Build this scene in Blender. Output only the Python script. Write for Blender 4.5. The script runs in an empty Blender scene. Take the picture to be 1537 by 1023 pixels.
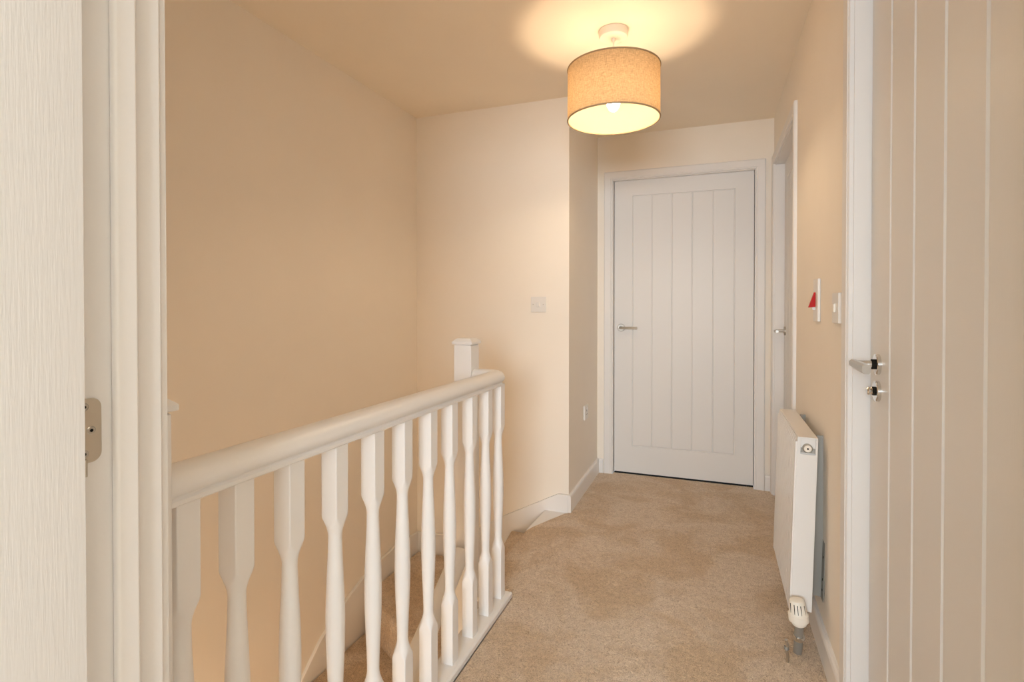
import bpy, bmesh, math, random
from mathutils import Vector, Matrix
C = bpy.context.scene.collection
sc = bpy.context.scene
random.seed(7)
PI = math.pi
R = math.radians

# ------------------------------------------------------------------ camera
cam_d = bpy.data.cameras.new('camera'); cam = bpy.data.objects.new('camera', cam_d); C.objects.link(cam)
EYE = 1.15
cam.location = (0, 0, EYE)
cam.rotation_euler = (R(90 - 0.58), 0, R(20.66))
cam_d.sensor_width = 36; cam_d.lens = 805 / 1537 * 36
cam_d.shift_y = -43.3 / 1537
cam_d.clip_start = 0.02
sc.camera = cam

# ------------------------------------------------------------------ world, lights, exposure
w = bpy.data.worlds.new('world'); sc.world = w; w.use_nodes = True
w.node_tree.nodes['Background'].inputs[0].default_value = (0.75, 0.86, 1.0, 1)
w.node_tree.nodes['Background'].inputs[1].default_value = 1.0
CEIL = 2.32
def area(name, loc, rot, sx, sy, power, col):
    l = bpy.data.lights.new(name, 'AREA'); l.shape = 'RECTANGLE'; l.size = sx; l.size_y = sy
    l.energy = power; l.color = col
    o = bpy.data.objects.new(name, l); o.location = loc; o.rotation_euler = rot; C.objects.link(o); return o
# daylight that comes in at the bedroom window behind the camera
area('window_daylight', (0.05, -3.26, 1.5), (R(90), 0, 0), 2.3, 1.1, 264, (0.80, 0.91, 1.0))
# added unseen fill below the landing, brightens the left wall and ceiling
area('stairwell_fill_light', (-1.28, -0.75, -0.42), (R(18), 0, 0), 0.6, 0.6, 34, (1.0, 0.91, 0.76))
LAMP_POWER = 7.4
LAMP_COL = (1.0, 0.75, 0.49)
sc.view_settings.view_transform = 'Standard'; sc.view_settings.look = 'None'
sc.view_settings.gamma = 1; sc.view_settings.use_curve_mapping = False
sc.view_settings.exposure = 0.0
sc.cycles.max_bounces = 14; sc.cycles.diffuse_bounces = 10; sc.cycles.transmission_bounces = 8

# ------------------------------------------------------------------ materials
def mat(name, col, rough=0.5, metal=0.0, spec=0.5):
    m = bpy.data.materials.new(name); m.use_nodes = True
    b = m.node_tree.nodes['Principled BSDF']
    b.inputs['Base Color'].default_value = (*col, 1); b.inputs['Roughness'].default_value = rough
    b.inputs['Metallic'].default_value = metal; b.inputs['Specular IOR Level'].default_value = spec
    return m
def N(m, t, **kw):
    n = m.node_tree.nodes.new(t)
    for k, v in kw.items(): setattr(n, k, v)
    return n
def L(m, a, b): m.node_tree.links.new(a, b)
def coords(m, scale=(1, 1, 1), kind='Object'):
    tc = N(m, 'ShaderNodeTexCoord'); mp = N(m, 'ShaderNodeMapping'); mp.inputs['Scale'].default_value = scale
    L(m, tc.outputs[kind], mp.inputs[0]); return mp.outputs[0]
def noise(m, vec, scale, detail=2, rough=0.5, dist=0.0):
    n = N(m, 'ShaderNodeTexNoise'); n.inputs['Scale'].default_value = scale; n.inputs['Detail'].default_value = detail
    n.inputs['Roughness'].default_value = rough; n.inputs['Distortion'].default_value = dist
    L(m, vec, n.inputs['Vector']); return n
def bump(m, h, strength, dist, prev=None):
    b = N(m, 'ShaderNodeBump'); b.inputs['Strength'].default_value = strength; b.inputs['Distance'].default_value = dist
    L(m, h, b.inputs['Height'])
    if prev is not None: L(m, prev, b.inputs['Normal'])
    L(m, b.outputs[0], m.node_tree.nodes['Principled BSDF'].inputs['Normal']); return b.outputs[0]
def ramp(m, fac, stops):
    r = N(m, 'ShaderNodeValToRGB'); e = r.color_ramp.elements
    while len(e) < len(stops): e.new(0.5)
    for el, (p, c) in zip(e, stops): el.position = p; el.color = (*c, 1)
    L(m, fac, r.inputs[0]); return r.outputs[0]

def paint(name, col, rough):
    m = mat(name, col, rough, spec=0.35)
    v = coords(m)
    n = noise(m, v, 3.0, 3)
    c = ramp(m, n.outputs[0], [(0.3, tuple(x * 0.985 for x in col)), (0.7, tuple(min(1, x * 1.01) for x in col))])
    L(m, c, m.node_tree.nodes['Principled BSDF'].inputs['Base Color'])
    bump(m, noise(m, v, 260, 3).outputs[0], 0.06, 0.002)
    return m
M_WALL = paint('cream_wall_paint', (0.87, 0.81, 0.725), 0.75)
M_CEIL = paint('ceiling_paint', (0.88, 0.80, 0.68), 0.85)
M_BED = paint('bedroom_low_bounce_grey', (0.32, 0.32, 0.32), 0.8)  # unseen bedroom walls, darkened to cut the light they bounce at the door
M_WHITE = paint('white_satin_paint', (0.82, 0.805, 0.79), 0.33)
M_TRIM = paint('white_trim_paint', (0.78, 0.76, 0.74), 0.4)

def grained():
    m = mat('white_grained_door_paint', (0.74, 0.725, 0.705), 0.42)
    v = coords(m, (1, 1, 0.05))
    n = noise(m, v, 420, 3, 0.6, 0.4)
    n2 = noise(m, coords(m, (1, 1, 0.12)), 90, 2, 0.5, 1.2)
    p = bump(m, n.outputs[0], 0.20, 0.0010)
    bump(m, n2.outputs[0], 0.06, 0.002, p)
    return m
M_DOOR = grained()

def carpet():
    m = mat('beige_twist_carpet', (0.5, 0.36, 0.24), 0.95, spec=0.1)
    v = coords(m)
    patch = noise(m, v, 3.2, 5, 0.62, 0.6)
    fine = noise(m, v, 118, 3, 0.6, 2.4)
    mid = noise(m, v, 42, 3, 0.6, 0.4)
    c1 = ramp(m, patch.outputs[0], [(0.42, (0.86, 0.67, 0.46)), (0.58, (0.99, 0.84, 0.67))])
    c2 = ramp(m, fine.outputs[0], [(0.36, (0.56, 0.49, 0.43)), (0.50, (0.86, 0.83, 0.81)), (0.62, (1.0, 1.0, 1.0))])
    c3 = ramp(m, mid.outputs[0], [(0.3, (0.88, 0.86, 0.84)), (0.6, (1, 1, 1))])
    def mul(a, b):
        x = N(m, 'ShaderNodeMix', data_type='RGBA', blend_type='MULTIPLY'); x.inputs['Factor'].default_value = 1
        L(m, a, x.inputs[6]); L(m, b, x.inputs[7]); return x.outputs[2]
    c = mul(mul(c1, c2), c3)
    pb = m.node_tree.nodes['Principled BSDF']
    L(m, c, pb.inputs['Base Color'])
    pb.inputs['Sheen Weight'].default_value = 0.25; pb.inputs['Sheen Roughness'].default_value = 0.6
    p = bump(m, fine.outputs[0], 1.0, 0.007)
    bump(m, mid.outputs[0], 0.5, 0.01, p)
    return m
M_CARPET = carpet()
M_STEEL = mat('brushed_nickel', (0.58, 0.55, 0.50), 0.28, 1.0)
M_CHROME = mat('chrome', (0.75, 0.74, 0.72), 0.12, 1.0)
M_HINGE = mat('satin_nickel_hinge', (0.60, 0.54, 0.45), 0.45, 0.75)
M_DARK = mat('dark_gap', (0.02, 0.018, 0.015), 0.9, spec=0.05)
M_GALV = mat('galvanised_steel', (0.34, 0.33, 0.30), 0.5, 0.4)
_v = coords(M_GALV); bump(M_GALV, noise(M_GALV, _v, 60, 3).outputs[0], 0.15, 0.002)
M_RAD = paint('white_radiator_enamel', (0.77, 0.75, 0.725), 0.3)
M_PLASTIC = mat('white_plastic', (0.77, 0.75, 0.72), 0.35)
M_CREAM = mat('cream_plastic', (0.84, 0.79, 0.70), 0.4)
M_RED = mat('red_plastic', (0.50, 0.012, 0.012), 0.5, spec=0.2)
M_TAN = mat('bronze_rim', (0.36, 0.25, 0.14), 0.6)

def shade_mat(name, dcol, tcol, mixf, weave):
    m = bpy.data.materials.new(name); m.use_nodes = True; nt = m.node_tree; nt.nodes.clear()
    out = N(m, 'ShaderNodeOutputMaterial'); d = N(m, 'ShaderNodeBsdfDiffuse'); t = N(m, 'ShaderNodeBsdfTranslucent'); mx = N(m, 'ShaderNodeMixShader')
    mx.inputs[0].default_value = mixf
    d.inputs[0].default_value = (*dcol, 1); t.inputs[0].default_value = (*tcol, 1)
    L(m, d.outputs[0], mx.inputs[1]); L(m, t.outputs[0], mx.inputs[2]); L(m, mx.outputs[0], out.inputs[0])
    if weave:
        tc = N(m, 'ShaderNodeTexCoord'); outs = []
        for s in ((70, 70, 900), (900, 900, 70)):
            mp = N(m, 'ShaderNodeMapping'); mp.inputs['Scale'].default_value = s; L(m, tc.outputs['Object'], mp.inputs[0])
            n = N(m, 'ShaderNodeTexNoise'); n.inputs['Scale'].default_value = 1.0; n.inputs['Detail'].default_value = 3; L(m, mp.outputs[0], n.inputs['Vector'])
            outs.append(n.outputs[0])
        a = N(m, 'ShaderNodeMath', operation='ADD'); L(m, outs[0], a.inputs[0]); L(m, outs[1], a.inputs[1])
        h = N(m, 'ShaderNodeMath', operation='MULTIPLY'); h.inputs[1].default_value = 0.5; L(m, a.outputs[0], h.inputs[0])
        for bs, col in ((d, dcol), (t, tcol)):
            r = ramp(m, h.outputs[0], [(0.36, tuple(x * 0.62 for x in col)), (0.62, tuple(min(1, x * 1.2) for x in col))])
            L(m, r, bs.inputs[0])
    return m
M_SHADE = shade_mat('natural_linen_weave', (0.55, 0.42, 0.28), (0.62, 0.47, 0.31), 0.5, True)
M_LINING = shade_mat('dimmed_shade_lining', (0.43, 0.38, 0.29), (0.9, 0.78, 0.58), 0.42, False)  # white lining's colour darkened and warmed to hold back the bulb's glare
def emis(name, col, s):
    m = bpy.data.materials.new(name); m.use_nodes = True; nt = m.node_tree; nt.nodes.clear()
    o = N(m, 'ShaderNodeOutputMaterial'); e = N(m, 'ShaderNodeEmission'); e.inputs[0].default_value = (*col, 1); e.inputs[1].default_value = s
    L(m, e.outputs[0], o.inputs[0]); return m
BULB_R = 0.03
M_BULB = emis('lit_bulb_glass', LAMP_COL, LAMP_POWER / (4 * PI * BULB_R ** 2) / PI)
M_GLASS = mat('window_glass', (1, 1, 1), 0.02); M_GLASS.node_tree.nodes['Principled BSDF'].inputs['Transmission Weight'].default_value = 1

# ------------------------------------------------------------------ mesh helpers
def box(bm, x0, x1, y0, y1, z0, z1):
    vs = [bm.verts.new((x, y, z)) for z in (z0, z1) for y in (y0, y1) for x in (x0, x1)]
    for f in ((0, 2, 3, 1), (4, 5, 7, 6), (0, 1, 5, 4), (2, 6, 7, 3), (0, 4, 6, 2), (1, 3, 7, 5)):
        bm.faces.new([vs[i] for i in f])
    return vs
def cyl(bm, p0, p1, r0, r1=None, n=24, cap=True):
    return lathe(bm, p0, p1, [(0, r0), (1, r0 if r1 is None else r1)], n, cap)
def lathe(bm, p0, p1, prof, n=32, cap=True):
    """prof: (t, radius) along p0->p1"""
    p0 = Vector(p0); p1 = Vector(p1); ax = p1 - p0; a = ax.normalized()
    u = a.orthogonal().normalized(); v = a.cross(u); rings = []
    for t, r in prof:
        c = p0 + ax * t
        rings.append([bm.verts.new(c + (u * math.cos(2 * PI * i / n) + v * math.sin(2 * PI * i / n)) * max(r, 1e-5)) for i in range(n)])
    for A, B in zip(rings, rings[1:]):
        for i in range(n): bm.faces.new((A[i], A[(i + 1) % n], B[(i + 1) % n], B[i]))
    if cap:
        bm.faces.new(rings[0][::-1]); bm.faces.new(rings[-1])
def prism(bm, pts, z0, z1, axis='z'):
    """extrude a 2D outline; axis z: pts=(x,y); axis y: pts=(x,z); axis x: pts=(y,z)"""
    def P(a, b, c): return (a, b, c) if axis == 'z' else ((a, c, b) if axis == 'y' else (c, a, b))
    A = [bm.verts.new(P(a, b, z0)) for a, b in pts]; B = [bm.verts.new(P(a, b, z1)) for a, b in pts]
    n = len(pts)
    for i in range(n): bm.faces.new((A[i], A[(i + 1) % n], B[(i + 1) % n], B[i]))
    bm.faces.new(A[::-1]); bm.faces.new(B)
def sweep(bm, prof, path, up=Vector((0, 0, 1))):
    """sweep closed 2D profile (side, up) along a polyline with mitred joints"""
    path = [Vector(p) for p in path]; rings = []
    for i, p in enumerate(path):
        d0 = (p - path[i - 1]).normalized() if i else (path[1] - p).normalized()
        d1 = (path[i + 1] - p).normalized() if i < len(path) - 1 else d0
        t = (d0 + d1).normalized(); k = 1 / max(0.3, t.dot(d0))
        side = t.cross(up).normalized(); upv = side.cross(t).normalized()
        bend = (d1 - d0)
        if bend.length < 1e-6: sk, uk = 1, 1
        elif abs(bend.normalized().dot(up)) > 0.7: sk, uk = 1, k
        else: sk, uk = k, 1
        rings.append([bm.verts.new(p + side * a * sk + upv * b * uk) for a, b in prof])
    n = len(prof)
    for A, B in zip(rings, rings[1:]):
        for i in range(n): bm.faces.new((A[i], A[(i + 1) % n], B[(i + 1) % n], B[i]))
    bm.faces.new(rings[0][::-1]); bm.faces.new(rings[-1])
def obj(name, bm, m, parent=None, bevel=0.0, seg=2, smooth=False, ang=35):
    bmesh.ops.recalc_face_normals(bm, faces=bm.faces[:])
    me = bpy.data.meshes.new(name); bm.to_mesh(me); bm.free()
    me.materials.append(m)
    o = bpy.data.objects.new(name, me); C.objects.link(o)
    if parent: o.parent = parent
    if bevel:
        b = o.modifiers.new('bevel', 'BEVEL'); b.width = bevel; b.segments = seg; b.limit_method = 'ANGLE'; b.angle_limit = R(40)
        b.harden_normals = False
    if smooth or bevel:
        for p in me.polygons: p.use_smooth = True
        me.set_sharp_from_angle(angle=R(ang))
        if bevel:
            for e in me.edges: e.use_edge_sharp = False
            wn = o.modifiers.new('wn', 'WEIGHTED_NORMAL'); wn.keep_sharp = False
    return o
def new(): return bmesh.new()
def empty(name, loc=(0, 0, 0), rot=(0, 0, 0)):
    o = bpy.data.objects.new(name, None); o.empty_display_size = 0.1
    o.location = loc; o.rotation_euler = rot; C.objects.link(o); return o
def tag(o, label, cat, group=None):
    o['label'] = label; o['category'] = cat
    if group: o['group'] = group
    return o
def struct(o, label=None):
    o['kind'] = 'structure'
    if label: o['label'] = label
    return o
def dup(root, loc):
    r = root.copy(); C.objects.link(r); r.location = loc
    for ch in root.children:
        c = ch.copy(); C.objects.link(c); c.parent = r
        for g in ch.children:
            d = g.copy(); C.objects.link(d); d.parent = c
    return r

# ------------------------------------------------------------------ dimensions (metres)
XL = -1.735          # stairwell left wall
XR = 0.345           # landing right wall
XS = -0.76           # short wall beside far door
YM = 2.92            # middle wall face
YF = 3.70            # far wall face
YN = 0.4535          # near wall, landing face
YB = 0.349           # near wall, bedroom face
LOW = -2.47          # lower storey floor
BX0, BX1, BY0 = -2.3, 2.0, -3.3    # bedroom

# ------------------------------------------------------------------ room shell
b = new(); box(b, XL - .1, XL, -1.4, YM + .1, LOW, CEIL)
struct(obj('wall_left', b, M_WALL), 'cream painted wall along the left of the stairwell')
b = new(); prism(b, [(XL, YM), (XS, YM), (XS, YF + .1), (XS - .1, YF + .1), (XS - .1, YM + .1), (XL, YM + .1)], LOW, CEIL)
struct(obj('wall_middle', b, M_WALL), 'cream wall behind the stairs and its short return beside the far door')
FD0, FD1 = -0.652, 0.238     # far door opening
HEAD = 2.013
b = new(); box(b, XS, FD0 - .02, YF, YF + .1, 0, CEIL); box(b, FD1 + .02, XR + .1, YF, YF + .1, 0, CEIL); box(b, FD0 - .02, FD1 + .02, YF, YF + .1, HEAD + .02, CEIL)
struct(obj('wall_far', b, M_WALL), 'cream wall around the far white door')
ND0, ND1 = 0.79, 1.653       # near right door opening
RD0, RD1 = 2.76, 3.62        # far right door opening
b = new()
for y0, y1 in ((YN - .1045, ND0 - .02), (ND1 + .02, RD0 - .02), (RD1 + .02, YF)): box(b, XR, XR + .1, y0, y1, 0, CEIL)
for y0, y1 in ((ND0, ND1), (RD0, RD1)): box(b, XR, XR + .1, y0 - .02, y1 + .02, HEAD + .02, CEIL)
struct(obj('wall_right', b, M_WALL), 'cream wall on the right carrying the radiator and switches')
OD0, OD1 = -0.62, 0.222      # open doorway around the camera
b = new(); box(b, BX0, OD0 - .02, YB, YN, -.25, CEIL); box(b, OD1 + .02, XR, YB, YN, 0, CEIL); box(b, OD0 - .02, OD1 + .02, YB, YN, 2.033, CEIL)
box(b, XR + .1, BX1, YB, YN, 0, CEIL)
struct(obj('wall_near', b, M_WALL))
# bedroom behind the camera
WX0, WX1, WZ0, WZ1 = -1.15, 1.25, 0.92, 2.1
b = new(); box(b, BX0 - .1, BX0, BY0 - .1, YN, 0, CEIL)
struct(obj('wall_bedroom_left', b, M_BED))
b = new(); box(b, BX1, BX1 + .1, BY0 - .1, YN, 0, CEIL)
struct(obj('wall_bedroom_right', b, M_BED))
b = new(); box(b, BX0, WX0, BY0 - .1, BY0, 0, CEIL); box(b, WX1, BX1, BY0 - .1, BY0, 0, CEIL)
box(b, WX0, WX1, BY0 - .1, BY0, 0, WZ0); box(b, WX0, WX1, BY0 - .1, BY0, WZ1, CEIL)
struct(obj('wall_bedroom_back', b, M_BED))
b = new(); box(b, BX0, BX1, BY0, YB, -.25, 0)
struct(obj('floor_bedroom', b, M_CARPET))
b = new(); box(b, BX0 - .1, BX1 + .1, BY0 - .1, YN, CEIL, CEIL + .1); box(b, XL - .1, XR + .1, YN, YF + .1, CEIL, CEIL + .1)
struct(obj('ceiling', b, M_CEIL), 'plain ceiling with warm glow around the pendant')
win = struct(empty('window_1', ((WX0 + WX1) / 2, BY0, WZ0)))
b = new(); hw = (WX1 - WX0) / 2; hh = WZ1 - WZ0
for x0, x1, z0, z1 in ((-hw, -hw + .06, 0, hh), (hw - .06, hw, 0, hh), (-.03, .03, .06, hh - .06), (-hw + .06, hw - .06, 0, .06), (-hw + .06, hw - .06, hh - .06, hh)):
    box(b, x0, x1, -.08, -.02, z0, z1)
obj('window_frame', b, M_WHITE, win, bevel=.004)
b = new(); box(b, -hw + .06, -.03, -.055, -.045, .06, hh - .06); box(b, .03, hw - .06, -.055, -.045, .06, hh - .06)
obj('window_pane', b, M_GLASS, win)

# landing floor: carpeted slab with a raised edge over the stairs
NOSE = -0.905
b = new()
prism(b, [(-.745, YN), (XR, YN), (XR, YF), (XS, YF), (XS, 2.90), (-.775, 2.895), (-.845, 2.745), (NOSE + .02, 2.66), (NOSE + .003, 2.60), (NOSE, 1.985), (-.745, 1.985)], -.05, 0)
floor = struct(obj('floor', b, M_CARPET, bevel=.006), 'beige twist pile carpet on the landing')
b = new(); prism(b, [(-.80, YN), (XR, YN), (XR, YF), (XS, YF), (XS, YM), (NOSE + .03, YM), (NOSE + .03, 1.985), (-.80, 1.985)], -.25, -.05)
struct(obj('floor_slab', b, M_WHITE))
b = new(); box(b, OD0, OD1, YB, YN, -.05, 0.0)
struct(obj('floor_threshold', b, M_CARPET))
b = new(); box(b, FD0, FD1, YF, YF + .031, -.05, -.0005); box(b, XR, XR + .045, RD0, RD1, -.05, -.0005); box(b, XR, XR + .036, ND0, ND1, -.05, -.0005)
struct(obj('floor_door_strips', b, M_CARPET))
b = new(); box(b, FD0, FD1, YF + .031, YF + .1, -.05, -.004); box(b, XR + .045, XR + .1, RD0, RD1, -.05, -.004); box(b, XR + .036, XR + .1, ND0, ND1, -.05, -.004)
struct(obj('floor_door_gaps', b, M_DARK))
# white timber corner of the landing nosing beside the wall
b = new(); prism(b, [(NOSE, 2.60), (NOSE + .06, 2.64), (-.765, 2.885), (-.775, 2.903), (NOSE + .012, 2.903)], -.045, -.002)
struct(obj('trim_1', b, M_WHITE, bevel=.002), 'white painted timber corner where carpet is cut at the stair head')
# lower storey
b = new(); box(b, XL - .1, .5, -1.4, YM + .1, LOW - .1, LOW)
struct(obj('floor_lower', b, M_CARPET))
b = new(); box(b, XL - .1, .5, -1.5, -1.4, LOW, 0)
struct(obj('wall_lower_near', b, M_WALL))
b = new(); box(b, -.828, -.802, -1.4, 1.90, LOW, -.004); box(b, -.828, -.802, 1.90, YM, LOW, -.30)
struct(obj('wall_stairwell', b, M_WALL))

# ------------------------------------------------------------------ baseboards
SK = .097
def skirt_run(name, p0, p1, inward, h=SK, t=.016, label=None):
    p0 = Vector((*p0, 0)); p1 = Vector((*p1, 0)); n = Vector((*inward, 0))
    b = new()
    prof = [(0, 0), (t, 0), (t, h - .012), (t - .003, h - .004), (t - .008, h), (0, h)]
    A = [b.verts.new(p0 + n * a + Vector((0, 0, z))) for a, z in prof]; B = [b.verts.new(p1 + n * a + Vector((0, 0, z))) for a, z in prof]
    k = len(prof)
    for i in range(k): b.faces.new((A[i], A[(i + 1) % k], B[(i + 1) % k], B[i]))
    b.faces.new(A[::-1]); b.faces.new(B)
    return struct(obj(name, b, M_WHITE, smooth=True, ang=20), label)
skirt_run('baseboard_short', (XS, YM - .016), (XS, YF), (1, 0), label='white skirting board on the short wall beside the far door')
skirt_run('baseboard_far_left', (XS + .016, YF), (FD0 - .066, YF), (0, -1))
skirt_run('baseboard_far_right', (FD1 + .062, YF), (XR, YF), (0, -1))
skirt_run('baseboard_right', (XR, ND1 + .066), (XR, RD0 - .066), (-1, 0), label='white skirting board along the right wall under the radiator')
skirt_run('baseboard_near', (-.74, YN), (OD0 - .066, YN), (0, 1))
# raking boards following the stairs
b = new(); prism(b, [(XS, SK), (-.82, SK), (-1.14, -.068), (-1.34, -.185), (-1.45, -.235), (XL, -.252), (XL, -.62), (-1.1, -.62), (-.90, -.30), (-.90, -.05), (XS, -.05)], YM - .018, YM, 'y')
struct(obj('baseboard_middle', b, M_WHITE, bevel=.003), 'white stair string stepping down the wall behind the newel')
b = new(); top = [(YM - .018, -.252), (2.70, -.232), (2.50, -.25), (2.36, -.272), (2.22, -.318), (2.10, -.37), (2.02, -.415), (1.92, -.50)]
y = 1.92; z = -.50
while y > -.3: y -= .22; z -= .19; top.append((y, z))
prism(b, top + [(y, z - .42), (1.92, -.95), (YM - .018, -.80)], XL, XL + .018, 'x')
struct(obj('baseboard_left', b, M_WHITE, bevel=.003), 'white stair string running down the left wall')

# ------------------------------------------------------------------ doors
def door_leaf(name, wdt, hgt, parent, planks, st0, st1, zb=.19, zt=1.90, thick=.035, depth=.0045, gw=.009):
    """leaf in local frame: x 0..w, front face at y=0 looking -y, back at +thick"""
    px0, px1 = st0, wdt - st1
    gx = [px0 + (px1 - px0) * i / planks for i in range(planks + 1)]
    xs = [0]; hx = [0]
    for g in gx:
        xs += [g - gw / 2, g - gw / 6, g + gw / 6, g + gw / 2]; hx += [0, 1, 1, 0]
    xs.append(wdt); hx.append(0)
    zs = [0.004]; hz = [0]
    for g in (zb, zt):
        zs += [g - gw / 2, g - gw / 6, g + gw / 6, g + gw / 2]; hz += [0, 1, 1, 0]
    zs.append(hgt); hz.append(0)
    b = new(); grid = []
    for j, z in enumerate(zs):
        row = []
        for i, x in enumerate(xs):
            inx = px0 - gw / 2 - 1e-6 <= x <= px1 + gw / 2 + 1e-6; inz = zb - gw / 2 - 1e-6 <= z <= zt + gw / 2 + 1e-6
            d = 0
            if inx and inz:
                d = max(hx[i] if (zb - 1e-6 - gw/6 <= z <= zt + 1e-6 + gw/6) else 0, hz[j] if (px0 - gw/6 - 1e-6 <= x <= px1 + gw/6 + 1e-6) else 0)
            row.append(b.verts.new((x, d * depth, z)))
        grid.append(row)
    for j in range(len(zs) - 1):
        for i in range(len(xs) - 1):
            b.faces.new((grid[j][i], grid[j][i + 1], grid[j + 1][i + 1], grid[j + 1][i]))
    # back and sides
    B = [b.verts.new((x, thick, z)) for x, z in ((0, zs[0]), (wdt, zs[0]), (wdt, hgt), (0, hgt))]
    b.faces.new(B[::-1])
    b.faces.new([grid[0][i] for i in range(len(xs))][::-1] + [B[0], B[1]])
    b.faces.new([grid[-1][i] for i in range(len(xs))] + [B[2], B[3]])
    b.faces.new([grid[j][0] for j in range(len(zs))] + [B[3], B[0]])
    b.faces.new([grid[j][-1] for j in range(len(zs))][::-1] + [B[1], B[2]])
    return obj(name, b, M_DOOR, parent)
def frame_parts(root, w, hgt, arch=.06, depth=.1, at=.016, stop_at=None):
    """opening x 0..w, z 0..hgt; wall face at y=0, wall goes +y; architrave proud to -y"""
    # profile: (distance out from the opening edge, proudness)
    prof = [(.005, 0), (.005, -.009), (.008, -.0115), (.014, -.0115), (.016, -.014), (arch - .006, -at), (arch, -at + .004), (arch, 0)]
    b = new()
    path = [(0, 0, -1, 0), (0, hgt, -1, 1), (w, hgt, 1, 1), (w, 0, 1, 0)]
    rings = [[b.verts.new((px + sx * a, yy, pz + sz * a)) for a, yy in prof] for px, pz, sx, sz in path]
    k = len(prof)
    for A, B in zip(rings, rings[1:]):
        for i in range(k): b.faces.new((A[i], A[(i + 1) % k], B[(i + 1) % k], B[i]))
    b.faces.new(rings[0]); b.faces.new(rings[-1])
    obj('architrave', b, M_TRIM, root, smooth=True, ang=12)
    b = new(); t = .02
    box(b, -t, 0, 0, depth, 0, hgt); box(b, w, w + t, 0, depth, 0, hgt); box(b, -t, w + t, 0, depth, hgt, hgt + t)
    obj('lining', b, M_TRIM, root, bevel=.0015)
def handle(root, x, z, dirx, style, mirror_y=1):
    """lever handle on a leaf face at y=0 local, sticking to -y"""
    h = empty('door_handle'); h.parent = root; h.location = (x, 0, z)
    b = new(); lathe(b, (0, 0, 0), (0, -.009, 0), [(0, .026), (.8, .026), (1, .0235), (1, .011)], 40, False); obj('rosette', b, M_CHROME if style == 'wedge' else M_STEEL, h, smooth=True)
    b = new(); cyl(b, (0, -.005, 0), (0, -.046, 0), .0095 if style == 'wedge' else .008, n=24)
    if style == 'wedge':
        obj('neck', b, M_CHROME, h, smooth=True)
        b = new(); lathe(b, (0, -.0088, 0), (0, -.016, 0), [(0, .0125), (1, .0125)], 28); obj('collar', b, M_DARK, h, smooth=True)
        b = new()
        outline = [(-.012, -.008), (.02, -.0105), (.075, -.0125), (.118, -.013), (.118, .009), (.07, .010), (.02, .0105), (-.012, .010)]
        A = []; 
        y0, y1 = -.062, -.044
        for yy, k in ((y0, 0.55), (y0 + .005, 1), (y1 - .004, 1), (y1, .6)):
            A.append([b.verts.new((dirx * px, yy, pz * k)) for px, pz in outline])
        n = len(outline)
        for P, Q in zip(A, A[1:]):
            for i in range(n): b.faces.new((P[i], P[(i + 1) % n], Q[(i + 1) % n], Q[i]))
        b.faces.new(A[0][::-1]); b.faces.new(A[-1])
        obj('lever', b, M_STEEL, h, smooth=True, ang=40)
    else:
        obj('neck', b, M_STEEL, h, smooth=True)
        b = new(); path = [(0, -.046, 0), (dirx * .004, -.052, 0), (dirx * .012, -.0555, 0), (dirx * .115, -.0555, 0)]
        circ = [(.0085 * math.cos(a * PI / 10), .0085 * math.sin(a * PI / 10)) for a in range(20)]
        sweep(b, circ, path)
        obj('lever', b, M_STEEL, h, smooth=True, ang=60)
    return h
def escutcheon(root, x, z, turn=True):
    e = empty('thumb_turn'); e.parent = root; e.location = (x, 0, z)
    b = new(); lathe(b, (0, 0, 0), (0, -.009, 0), [(0, .026), (.8, .026), (1, .0235), (1, .006)], 40, False); obj('rosette', b, M_CHROME, e, smooth=True)
    b = new(); lathe(b, (0, -.004, 0), (0, -.013, 0), [(0, .011), (1, .011)], 28); obj('collar', b, M_DARK, e, smooth=True)
    b = new(); lathe(b, (0, -.010, 0), (0, -.026, 0), [(0, .006), (.3, .0095), (.8, .0105), (1, .008)], 28); obj('turn_knob', b, M_CHROME, e, smooth=True)

# far door (door_1): local x = world X, wall face at y=YF
d1 = struct(empty('door_1', (FD0, YF, 0)), 'closed white boarded door at the end of the landing')
frame_parts(d1, FD1 - FD0, HEAD)
leaf = door_leaf('door_leaf', FD1 - FD0 - .008, HEAD - .004, d1, 5, .125, .113); leaf.location = (.004, .034, .006)
handle(leaf, .047, 1.0, 1, 'tube')
b = new(); w_ = FD1 - FD0; t_ = .034 + .036
box(b, 0, .012, t_, .098, 0, HEAD); box(b, w_ - .012, w_, t_, .098, 0, HEAD); box(b, .012, w_ - .012, t_, .098, HEAD - .012, HEAD)
obj('door_stop', b, M_TRIM, d1)
# right wall doors: local x -> world -Y (so that local +y = world +X)
def right_door(name, y0, y1, label, leafx, planks, st0, st1, style, turn):
    # rotation by -90deg about z: local x -> -Y, local y -> +X
    r = struct(empty(name, (XR, y1, 0), (0, 0, R(-90))), label)
    w = y1 - y0
    frame_parts(r, w, HEAD)
    lf = door_leaf('door_leaf', w - .008, HEAD - .004, r, planks, st0, st1, gw=.014 if turn else .009, depth=.0065 if turn else .0045); lf.location = (.004, leafx, .006)
    b = new(); t = leafx + .036
    box(b, 0, .012, t, .098, 0, HEAD); box(b, w - .012, w, t, .098, 0, HEAD); box(b, .012, w - .012, t, .098, HEAD - .012, HEAD)
    obj('door_stop', b, M_TRIM, r)
    return r, lf
d2, lf2 = right_door('door_2', ND0, ND1, 'closed white boarded door nearest on the right with chrome lever and thumb turn', .040, 4, .163, .06, 'wedge', True)
handle(lf2, .074, 1.0, 1, 'wedge'); escutcheon(lf2, .074, .933)
d3, lf3 = right_door('door_3', RD0, RD1, 'white door in the right wall beyond the radiator', .052, 5, .12, .12, 'tube', False)
handle(lf3, .056, 1.0, 1, 'tube')

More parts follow.
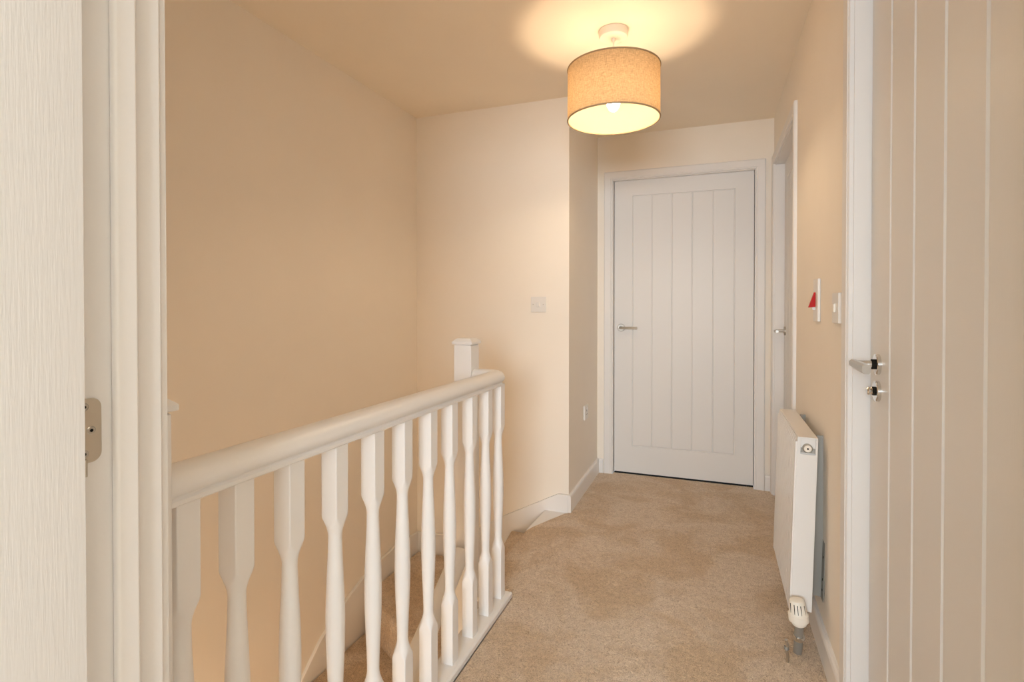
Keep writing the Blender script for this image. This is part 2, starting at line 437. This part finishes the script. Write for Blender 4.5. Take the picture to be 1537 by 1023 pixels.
# the open doorway around the camera with its leaf folded back (door_4)
d4 = struct(empty('door_4', (OD0, YN, 0)), 'open white grained door leaf, lining and stop at the left edge')
w4 = OD1 - OD0
b = new()
prof = [(.005, 0), (.005, .010), (.009, .0125), (.014, .0125), (.016, .0150), (.060, .016), (.066, .012), (.066, 0)]
rings = [[b.verts.new((px + sx * a, yy, pz + sz * a)) for a, yy in prof] for px, pz, sx, sz in ((0, 0, -1, 0), (0, 2.013, -1, 1), (w4, 2.013, 1, 1), (w4, 0, 1, 0))]
for A, B in zip(rings, rings[1:]):
    for i in range(8): b.faces.new((A[i], A[(i + 1) % 8], B[(i + 1) % 8], B[i]))
b.faces.new(rings[0]); b.faces.new(rings[-1])
obj('architrave', b, M_TRIM, d4, smooth=True, ang=12)
b = new(); dp = YN - YB
box(b, -.02, 0, -dp, 0, 0, 2.013); box(b, w4, w4 + .02, -dp, 0, 0, 2.013); box(b, -.02, w4 + .02, -dp, 0, 2.013, 2.033)
obj('lining', b, M_TRIM, d4, bevel=.002)
b = new(); s0, s1 = .3942 - YN, .4195 - YN
box(b, 0, .0112, s0, s1, 0, 2.001); box(b, w4 - .0125, w4, s0, s1, 0, 2.001); box(b, 0, w4, s0, s1, 2.0005, 2.013)
obj('door_stop', b, M_WHITE, d4, bevel=.004, seg=3)
# leaf opened 90 degrees into the bedroom: face looks +X
lf4 = door_leaf('door_leaf', .83, 2.005, d4, 5, .125, .113); lf4.location = (.035, YB - YN, .004); lf4.rotation_euler = (0, 0, R(-83))
lf4.scale = (1, -1, 1); lf4.location = (.035, YB - YN - .001, .004)
# (mirrored so that its face looks into the opening)
hg = empty('hinge'); hg.parent = d4; hg.location = (0, 0, 0)
b = new(); y0, y1, z0, z1, r_ = .352 - YN, .3840 - YN, .985, 1.053, .010
pts = [(y0, z0)]
for k in range(7): a = -PI / 2 + k * PI / 12; pts.append((y1 - r_ + r_ * math.cos(a), z0 + r_ + r_ * math.sin(a)))
for k in range(7): a = k * PI / 12; pts.append((y1 - r_ + r_ * math.cos(a), z1 - r_ + r_ * math.sin(a)))
pts.append((y0, z1))
prism(b, pts, .0002, .0022, 'x')
obj('hinge_plate', b, M_HINGE, hg, bevel=.0005)
for yy, zz in ((.3665, .995), (.3735, 1.019), (.3668, 1.0445)):
    b = new(); lathe(b, (.0022, yy - YN, zz), (.0030, yy - YN, zz), [(0, .0046), (1, .0036), (1, .0016), (.2, .0015)], 20); s = obj('screw', b, M_STEEL, hg, smooth=True)
    b = new(); lathe(b, (.0024, yy - YN, zz), (.0032, yy - YN, zz), [(0, .0017), (1, .0017)], 12); obj('screw_recess', b, M_DARK, hg)
b = new(); cyl(b, (.0045, .3655 - YN, .972), (.0045, .3655 - YN, .990), .0026, n=16); obj('hinge_pin', b, M_HINGE, hg, smooth=True)

# ------------------------------------------------------------------ staircase (top to bottom)
st = tag(empty('staircase', (XL + .02, 1.95, LOW)), 'beige carpeted winding stairs dropping away behind the white balusters', 'stairs')
def step(pts, z, h=.19):
    o = Vector(st.location)
    b = new(); prism(b, [(x - o.x, y - o.y) for x, y in pts], z - h - o.z, z - o.z)
    return obj('stair_tread', b, M_CARPET, st, bevel=.014, seg=3)
NX0, NX1, NY0, NY1 = -.963, -.888, 1.902, 1.978     # far newel
step([(NX1 + .001, NY1), (-.88, YM - .018), (-1.10, YM - .018), (-.975, NY1)], -.146, .21)
step([(-.975, NY1 + .002), (-1.07, YM - .019), (XL + .018, YM - .019), (XL + .018, 2.37), (-1.0, NY0 + .03)], -.365, .24)
step([(NX0 - .002, NY1), (-1.05, 2.10), (XL + .018, 2.58), (XL + .018, 1.885), (NX0 - .002, 1.885)], -.560, .24)
y = 1.90; z = -.56
for i in range(9):
    z -= .19
    step([(-.832, y), (XL + .018, y), (XL + .018, y - .25), (-.832, y - .25)], z, .24); y -= .22

# ------------------------------------------------------------------ balustrade
BXc = -.7855
bal = tag(empty('balustrade', (BXc, 1.2, 0)), 'white painted landing balustrade of turned spindles guarding the stairs', 'balustrade')
bo = Vector(bal.location)
HB, HT = .846, .905
prof = [(.0, .0), (.024, .0), (.0275, .003), (.0275, .009), (.0245, .0125), (.0245, .0155), (.031, .019), (.0355, .027), (.036, .034), (.033, .043), (.026, .051), (.015, .0565), (0, .058)]
prof = [(a, c) for a, c in prof] + [(-a, c) for a, c in prof[-2:0:-1]]
rad = .045
path = [(BXc, .561, HB)] + [(BXc, 1.94 - rad - .0, HB)]
for k in range(1, 9):
    a = k * PI / 16; path.append((BXc - rad + rad * math.cos(a), 1.94 - rad + rad * math.sin(a), HB))
path.append((NX1 + .001, 1.94, HB))
b = new(); sweep(b, prof, [Vector(p) - bo for p in path])
obj('handrail', b, M_WHITE, bal, smooth=True, ang=38)
b = new(); sweep(b, [(.040, 0), (.040, .016), (.037, .020), (.034, .022), (-.034, .022), (-.040, .018), (-.040, 0)], [Vector(p) - bo for p in ((BXc, .561, 0), (BXc, 1.94, 0), (NX1 + .001, 1.94, 0))])
obj('base_rail', b, M_WHITE, bal, smooth=True, ang=30)
W = .041
SQ = W / 2
def spindle():
    zs = []
    rt = W / 2 * math.sqrt(2) + .0006
    zs += [(.018, rt), (.207, rt)]
    for k in range(1, 9):
        t = k / 8; zs.append((.207 + .047 * t, .0148 + (rt - .0148) * (1 - t) ** 1.55))
    for k in range(1, 25):
        t = k / 24; zz = .254 + t * (.645 - .254)
        r = .0148 + .0062 * math.sin(PI * min(1, max(0, t))) ** 1.6
        zs.append((zz, r))
    for k in range(1, 9):
        t = k / 8; zs.append((.645 + .045 * t, .0148 + (rt - .0148) * t ** 1.55))
    zs += [(HB + .004, rt)]
    b = new(); rings = []; rho = .002; angs = []
    for qd in range(4):
        angs += [qd * 90 + k * 6 for k in range(0, 7)] + [qd * 90 + k for k in (38.5, 40.5, 42.06, 43.2, 44.4, 45.6, 46.8, 47.94, 49.5, 51.5)] + [qd * 90 + k * 6 for k in range(9, 15)]
    n = len(angs)
    def sq(a):
        t = abs(((a + 45) % 90) - 45); t = R(t); c, s_ = math.cos(t), math.sin(t)   # 0..45 from an axis
        if math.tan(t) * SQ <= SQ - rho: return SQ / c
        k = SQ - rho; bq = k * (c + s_); return bq + math.sqrt(max(0, bq * bq - (2 * k * k - rho * rho)))
    for z, r in zs:
        ring = []
        for i in range(n):
            a = R(angs[i])
            c, s = math.cos(a), math.sin(a)
            rr = min(sq(angs[i]), r)
            ring.append(b.verts.new((rr * c, rr * s, z)))
        rings.append(ring)
    for A, B in zip(rings, rings[1:]):
        for i in range(n): b.faces.new((A[i], A[(i + 1) % n], B[(i + 1) % n], B[i]))
    b.faces.new(rings[0][::-1]); b.faces.new(rings[-1])
    return b
ax = []
for x in (352, 434, 504, 562, 607, 646.4, 678.7, 709, 733, 752):
    u = (x - 768.5) / 805
    c, s = math.cos(R(20.66)), math.sin(R(20.66))
    ax.append((BXc + SQ) / ((-s + u * c) / (c + u * s)) + SQ)
ax = [.602] + ax
sp0 = obj('spindle', spindle(), M_WHITE, bal, smooth=True, ang=30)
sp0.location = Vector((BXc, ax[0], 0)) - bo
for yy in ax[1:]:
    s = sp0.copy(); C.objects.link(s); s.parent = bal; s.location = Vector((BXc, yy, 0)) - bo

def newel(name, x0, x1, y0, y1, z0, ztop, label):
    cx, cy = (x0 + x1) / 2, (y0 + y1) / 2
    r = tag(empty(name, (cx, cy, z0)), label, 'newel post', None)
    hx, hy = (x1 - x0) / 2, (y1 - y0) / 2
    b = new(); box(b, -hx, hx, -hy, hy, 0, ztop - .0185 - z0); obj('post', b, M_WHITE, r, bevel=.003)
    b = new(); e = .006; Z = ztop - z0
    def ring(dx, zz): return [b.verts.new((sx * (hx + dx), sy * (hy + dx), zz)) for sx, sy in ((-1, -1), (1, -1), (1, 1), (-1, 1))]
    rs = [ring(-.004, Z - .0185), ring(-.004, Z - .0155), ring(e - .001, Z - .015), ring(e, Z - .0135), ring(e, Z - .006), ring(e - .001, Z - .0045), ring(-.009, Z + .0075), ring(-.012, Z + .008)]
    for A, B in zip(rs, rs[1:]):
        for i in range(4): b.faces.new((A[i], A[(i + 1) % 4], B[(i + 1) % 4], B[i]))
    b.faces.new(rs[0][::-1]); b.faces.new(rs[-1])
    obj('post_cap', b, M_WHITE, r, smooth=True, ang=20)
    return r
newel('newel_post', NX0, NX1, NY0, NY1, -.74, 1.017, 'square white newel post with chamfered cap at the head of the stairs')
newel('newel_post', -.830, -.745, YN + .001, .560, 0.0, 1.012, 'white newel post half hidden behind the open doorway frame')

# lower handrail descending from the newel toward the viewer
b = new(); sl = .62
o0 = Vector((-.926, NY0, .165))
pth = [Vector((0, 0, 0)), Vector((0, -1.9, -1.9 * sl))]
lprof = [(a * 1.0, c) for a, c in prof]
sweep(b, lprof, pth)
lh = obj('stair_handrail', b, M_WHITE, smooth=True, ang=38); lh.location = o0
tag(lh, 'white sloping handrail running down from the newel into the stairwell', 'handrail')

# ------------------------------------------------------------------ radiator
RX0, RX1 = .236, .298; RY0, RY1 = 1.985, 2.50; RZ0, RZ1 = .117, .717
rad_ = tag(empty('radiator', (.30, 2.24, RZ0), (0, R(1.6), 0)), 'slim white panel radiator on brackets low on the right wall', 'radiator')
rad_.location = (.302, 2.2425, RZ0)
hy = (RY1 - RY0) / 2; H = RZ1 - RZ0; T = RX1 - RX0
b = new()   # front panel with vertical convector ribs
n = 15; yy = -hy + .012; pts = [(-hy, 0), (-hy + .012, 0)]
pitch = (2 * hy - .024) / n
for i in range(n):
    y0 = -hy + .012 + i * pitch
    pts += [(y0 + pitch * .30, -.0), (y0 + pitch * .38, .004), (y0 + pitch * .62, .004), (y0 + pitch * .70, 0)]
pts += [(hy - .012, 0), (hy, 0)]
front = [b.verts.new((-T - .004 + d, y, z)) for z in (.022, H - .022) for y, d in pts]
k = len(pts)
for i in range(k - 1): b.faces.new((front[i], front[i + 1], front[k + i + 1], front[k + i]))
for z0, z1, fr in ((0.0, .022, 0), (H, H - .022, k)):
    e = [b.verts.new((-T + .003, y, z0)) for y, d in pts]
    for i in range(k - 1): b.faces.new((front[fr + i], front[fr + i + 1], e[i + 1], e[i]))
box(b, -T + .002, -T + .010, -hy, hy, 0.0, H)
for s_ in (-1, 1): box(b, -T - .004, -T + .004, s_ * hy - .0012, s_ * hy + .0012, .012, H - .012)
obj('front_panel', b, M_RAD, rad_, smooth=True, ang=25)
b = new(); box(b, -.010, -.004, -hy + .01, hy - .01, .03, H - .012); obj('rear_panel', b, M_RAD, rad_, bevel=.002)
b = new(); prism(b, [(-T + .0015, .030), (0, .030), (0, H), (-T + .0015, H), (-T + .0015, H - .052), (-T + .012, H - .052), (-T + .012, H - .008), (-.006, H - .008), (-.006, H - .052), (-T + .0015, H - .0521)][:0] or [(-T + .0015, .030), (0, .030), (0, H), (-.006, H), (-.006, H - .052), (-T + .012, H - .052), (-T + .012, H), (-T + .0015, H)], -hy - .0025, -hy + .0005, 'y')
obj('side_panel', b, M_RAD, rad_, bevel=.0012)
b = new(); box(b, -T + .0015, 0, hy - .0005, hy + .0025, .030, H)
obj('side_panel', b, M_RAD, rad_, bevel=.0012)
b = new(); box(b, -T + .004, 0, -hy - .002, hy + .002, H - .001, H + .004)
gr = obj('top_grille', b, M_RAD, rad_, bevel=.0015)
b = new(); box(b, -T + .012, -.006, -hy + .004, -hy + .02, H - .054, H - .002); obj('connection_tab', b, M_RAD, rad_)
b = new(); box(b, -T + .013, -.007, -hy + .001, -hy + .0045, H - .048, H - .032); obj('tab_clip', b, M_GALV, rad_)
vp = empty('air_vent'); vp.parent = rad_; vp.location = (-.030, -hy, H - .032)
b = new(); lathe(b, (0, .01, 0), (0, -.008, 0), [(0, .0150), (.8, .0150), (1, .0125)], 32); obj('vent_plug', b, M_STEEL, vp, smooth=True)
b = new(); lathe(b, (0, -.006, 0), (0, -.0095, 0), [(0, .0115), (1, .0105)], 28); obj('vent_face', b, M_CREAM, vp, smooth=True)
b = new(); cyl(b, (0, -.009, 0), (0, -.0105, 0), .003, n=12); obj('vent_screw', b, M_DARK, vp)
# brackets on the wall behind it
for yy in (2.045, 2.42):
    br = new(); x0 = .300 - .302
    box(br, .036, .039, yy - .03 - 2.2425, yy + .012 - 2.2425, .055, .60)
    box(br, .006, .039, yy + .009 - 2.2425, yy + .012 - 2.2425, .055, .60)
    box(br, .004, .007, yy - .012 - 2.2425, yy + .012 - 2.2425, .10, .16); box(br, .004, .007, yy - .012 - 2.2425, yy + .012 - 2.2425, .50, .56)
    o = obj('wall_bracket', br, M_GALV, rad_, bevel=.001)
for zz in (.09, .125, .20, .53):
    b = new(); lathe(b, (.0356, 2.03 - 2.2425, zz), (.0350, 2.03 - 2.2425, zz), [(0, .004), (1, .004)], 14); obj('bracket_slot', b, M_DARK, rad_)

# thermostatic valve at the near bottom corner
tv = tag(empty('radiator_valve', (.258, 1.945, 0)), 'cream thermostatic radiator valve on a grey tail pipe above the carpet', 'valve')
tilt = Vector((-.10, .0, 1)).normalized()
b = new(); base = Vector((.004, 0, .118))
lathe(b, base, base + tilt * .085, [(0, .016), (.05, .021), (.16, .0235), (.18, .026), (.2, .030), (.45, .0305), (.47, .0275), (.5, .026), (.9, .0235), (.97, .021), (1, .015)], 40)
hd = obj('valve_head', b, M_CREAM, tv, smooth=True, ang=30)
ux = Vector((1, 0, .10)).normalized()
for a in (-150, -118, -95, -72, -40):
    dv = Vector((math.cos(R(a)), math.sin(R(a)), 0))
    b = new(); p = base + tilt * .044 + dv * .0248; q = base + tilt * .074 + dv * .0236
    cyl(b, p, q, .0013, n=8); obj('slot', b, M_DARK, hd)
b = new(); cyl(b, (.006, .05, 0.0), (.004, 0, .124), .0135, n=28); obj('tail_pipe', b, M_GALV, tv, smooth=True)
b = new(); lathe(b, (.0055, .026, .060), (.0052, .0185, .078), [(0, .016), (.2, .0175), (.8, .0175), (1, .016)], 28); obj('compression_ring', b, M_CHROME, tv, smooth=True)
b = new(); cyl(b, (-.004, .0, .125), (-.004, .05, .150), .011, n=20); obj('valve_body', b, M_STEEL, tv, smooth=True)
# lockshield remnant: short metal drain tail beside it
pt = tag(empty('pipe_tail', (.222, 1.93, 0)), 'thin tarnished metal pipe tail standing in the carpet left of the valve', 'pipe')
b = new(); path = [(0.004, 0, .0), (0.005, 0, .02), (.001, 0, .036), (.003, 0, .054), (.0, 0, .072)]
sweep(b, [(.005 * math.cos(a * PI / 7), .005 * math.sin(a * PI / 7)) for a in range(14)], path, up=Vector((0, 1, 0)))
obj('pipe', b, M_STEEL, pt, smooth=True)
b = new(); lathe(b, (.001, 0, .040), (.001, 0, .050), [(0, .0075), (1, .0075)], 6); obj('pipe_nut', b, M_GALV, pt)

# ------------------------------------------------------------------ electrics
def plate(name, loc, rot, w, h, label, cat, t=.010):
    r = tag(empty(name, loc, rot), label, cat)
    b = new(); box(b, -w / 2, w / 2, -t, -.0005, -h / 2, h / 2); obj('face_plate', b, M_PLASTIC, r, bevel=.0022, seg=3)
    return r
def screws(r, xs, t=.010, z=0):
    for x in xs:
        b = new(); cyl(b, (x, -t + .0002, z), (x, -t - .0006, z), .003, n=14); obj('screw', b, M_STEEL, r)
# local -y is the outward direction
s1 = plate('light_switch', (-.938, YM, 1.163), (0, 0, 0), .088, .088, 'small square white rocker switch on the wall behind the newel post', 'light switch')
b = new(); box(b, -.010, .010, -.0135, -.009, -.014, .014); obj('rocker', b, M_PLASTIC, s1, bevel=.002); screws(s1, (-.030, .030))
s2 = plate('light_switch', (XR, 1.826, 1.146), (0, 0, R(-90)), .088, .090, 'square white light switch beside the nearest right door frame', 'light switch')
b = new(); prism(b, [(-.009, -.013), (.009, -.013), (.009, .013), (-.009, .013)], -.016, -.009, 'y'); obj('rocker', b, M_CREAM, s2, bevel=.002); screws(s2, (-.030, .030))
s3 = plate('isolator_switch', (XR, 2.158, 1.173), (0, 0, R(-90)), .090, .150, 'tall white isolator plate with a red pointed switch on right wall', 'switch')
b = new(); prism(b, [(-.0105, -.024), (-.032, -.026), (-.014, .028), (-.0105, .028)], -.008, .008, 'x')
rk = obj('red_rocker', b, M_RED, s3, bevel=.001); rk['label'] = 'red pointed rocker'
b = new(); box(b, -.003, .003, -.020, -.0095, -.034, -.024); obj('switch_pin', b, M_PLASTIC, s3)
s4 = plate('wall_socket', (XS, 3.315, .487), (0, 0, R(90)), .088, .088, 'white single socket low on the short wall left of far door', 'socket', t=.012)
b = new(); box(b, .008, .022, -.016, -.011, .012, .032); obj('rocker', b, M_PLASTIC, s4, bevel=.0015)
b = new(); box(b, -.003, .003, -.0125, -.0115, .006, .016); box(b, -.014, -.006, -.0125, -.0115, -.014, -.009); box(b, .006, .014, -.0125, -.0115, -.014, -.009); obj('socket_holes', b, M_DARK, s4)

# ------------------------------------------------------------------ pendant lamp
LX, LY = -.404, 2.291
lamp = tag(empty('pendant_lamp', (LX, LY, CEIL)), 'lit linen drum pendant lamp hanging from a white ceiling rose', 'ceiling lamp')
b = new(); lathe(b, (0, 0, -.0005), (0, 0, -.034), [(0, .060), (.75, .060), (.92, .057), (1, .050)], 48); obj('ceiling_rose', b, M_CREAM, lamp, smooth=True)
b = new(); lathe(b, (0, 0, -.034), (0, 0, -.05), [(0, .009), (1, .006)], 20); cyl(b, (0, 0, -.034), (0, 0, -.20), .0035, n=14); obj('flex', b, M_CREAM, lamp, smooth=True)
ZT, ZB, RS = 2.157 - CEIL, 1.944 - CEIL, .193
def tube(r, z0, z1, n=96, flip=False):
    b = new(); A = [b.verts.new((r * math.cos(2 * PI * i / n), r * math.sin(2 * PI * i / n), z0)) for i in range(n)]
    B = [b.verts.new((r * math.cos(2 * PI * i / n), r * math.sin(2 * PI * i / n), z1)) for i in range(n)]
    for i in range(n): b.faces.new((A[i], A[(i + 1) % n], B[(i + 1) % n], B[i]))
    return b
sh = empty('lamp_shade'); sh.parent = lamp
obj('shade_fabric', tube(RS, ZB, ZT), M_SHADE, sh, smooth=True)
obj('shade_lining', tube(RS - .0015, ZB, ZT), M_LINING, sh, smooth=True)
for zc, nm in ((ZB, 'bottom_rim'), (ZT, 'top_rim')):
    b = new(); n = 96; m_ = 8; rr = .0036; V = []
    for i in range(n):
        a = 2 * PI * i / n; V.append([b.verts.new(((RS - .0008 + rr * math.cos(2 * PI * j / m_)) * math.cos(a), (RS - .0008 + rr * math.cos(2 * PI * j / m_)) * math.sin(a), zc + rr * math.sin(2 * PI * j / m_))) for j in range(m_)])
    for i in range(n):
        for j in range(m_): b.faces.new((V[i][j], V[(i + 1) % n][j], V[(i + 1) % n][(j + 1) % m_], V[i][(j + 1) % m_]))
    obj(nm, b, M_TAN, sh, smooth=True)
b = new()
for k in range(3):
    a = k * 2 * PI / 3 + .4; cyl(b, (.018 * math.cos(a), .018 * math.sin(a), -.205), (RS * math.cos(a), RS * math.sin(a), ZT), .0015, n=8)
lathe(b, (0, 0, -.203), (0, 0, -.208), [(0, .02), (1, .02)], 24)
obj('spider_ring', b, M_CREAM, sh, smooth=True)
b = new(); lathe(b, (0, 0, -.195), (0, 0, -.262), [(0, .010), (.2, .018), (1, .018)], 28); obj('bulb_holder', b, M_CREAM, lamp, smooth=True)
b = new(); zc = -.312
lathe(b, (0, 0, -.262), (0, 0, zc - BULB_R), [(0, .014), (.2, .018)] + [(.2 + .8 * (1 - math.cos(t * PI / 2)) if 0 else .35 + .65 * math.sin(t * PI / 2), BULB_R * math.cos(t * PI / 2)) for t in [i / 14 for i in range(0, 15)]], 40)
obj('light_bulb', b, M_BULB, lamp, smooth=True)
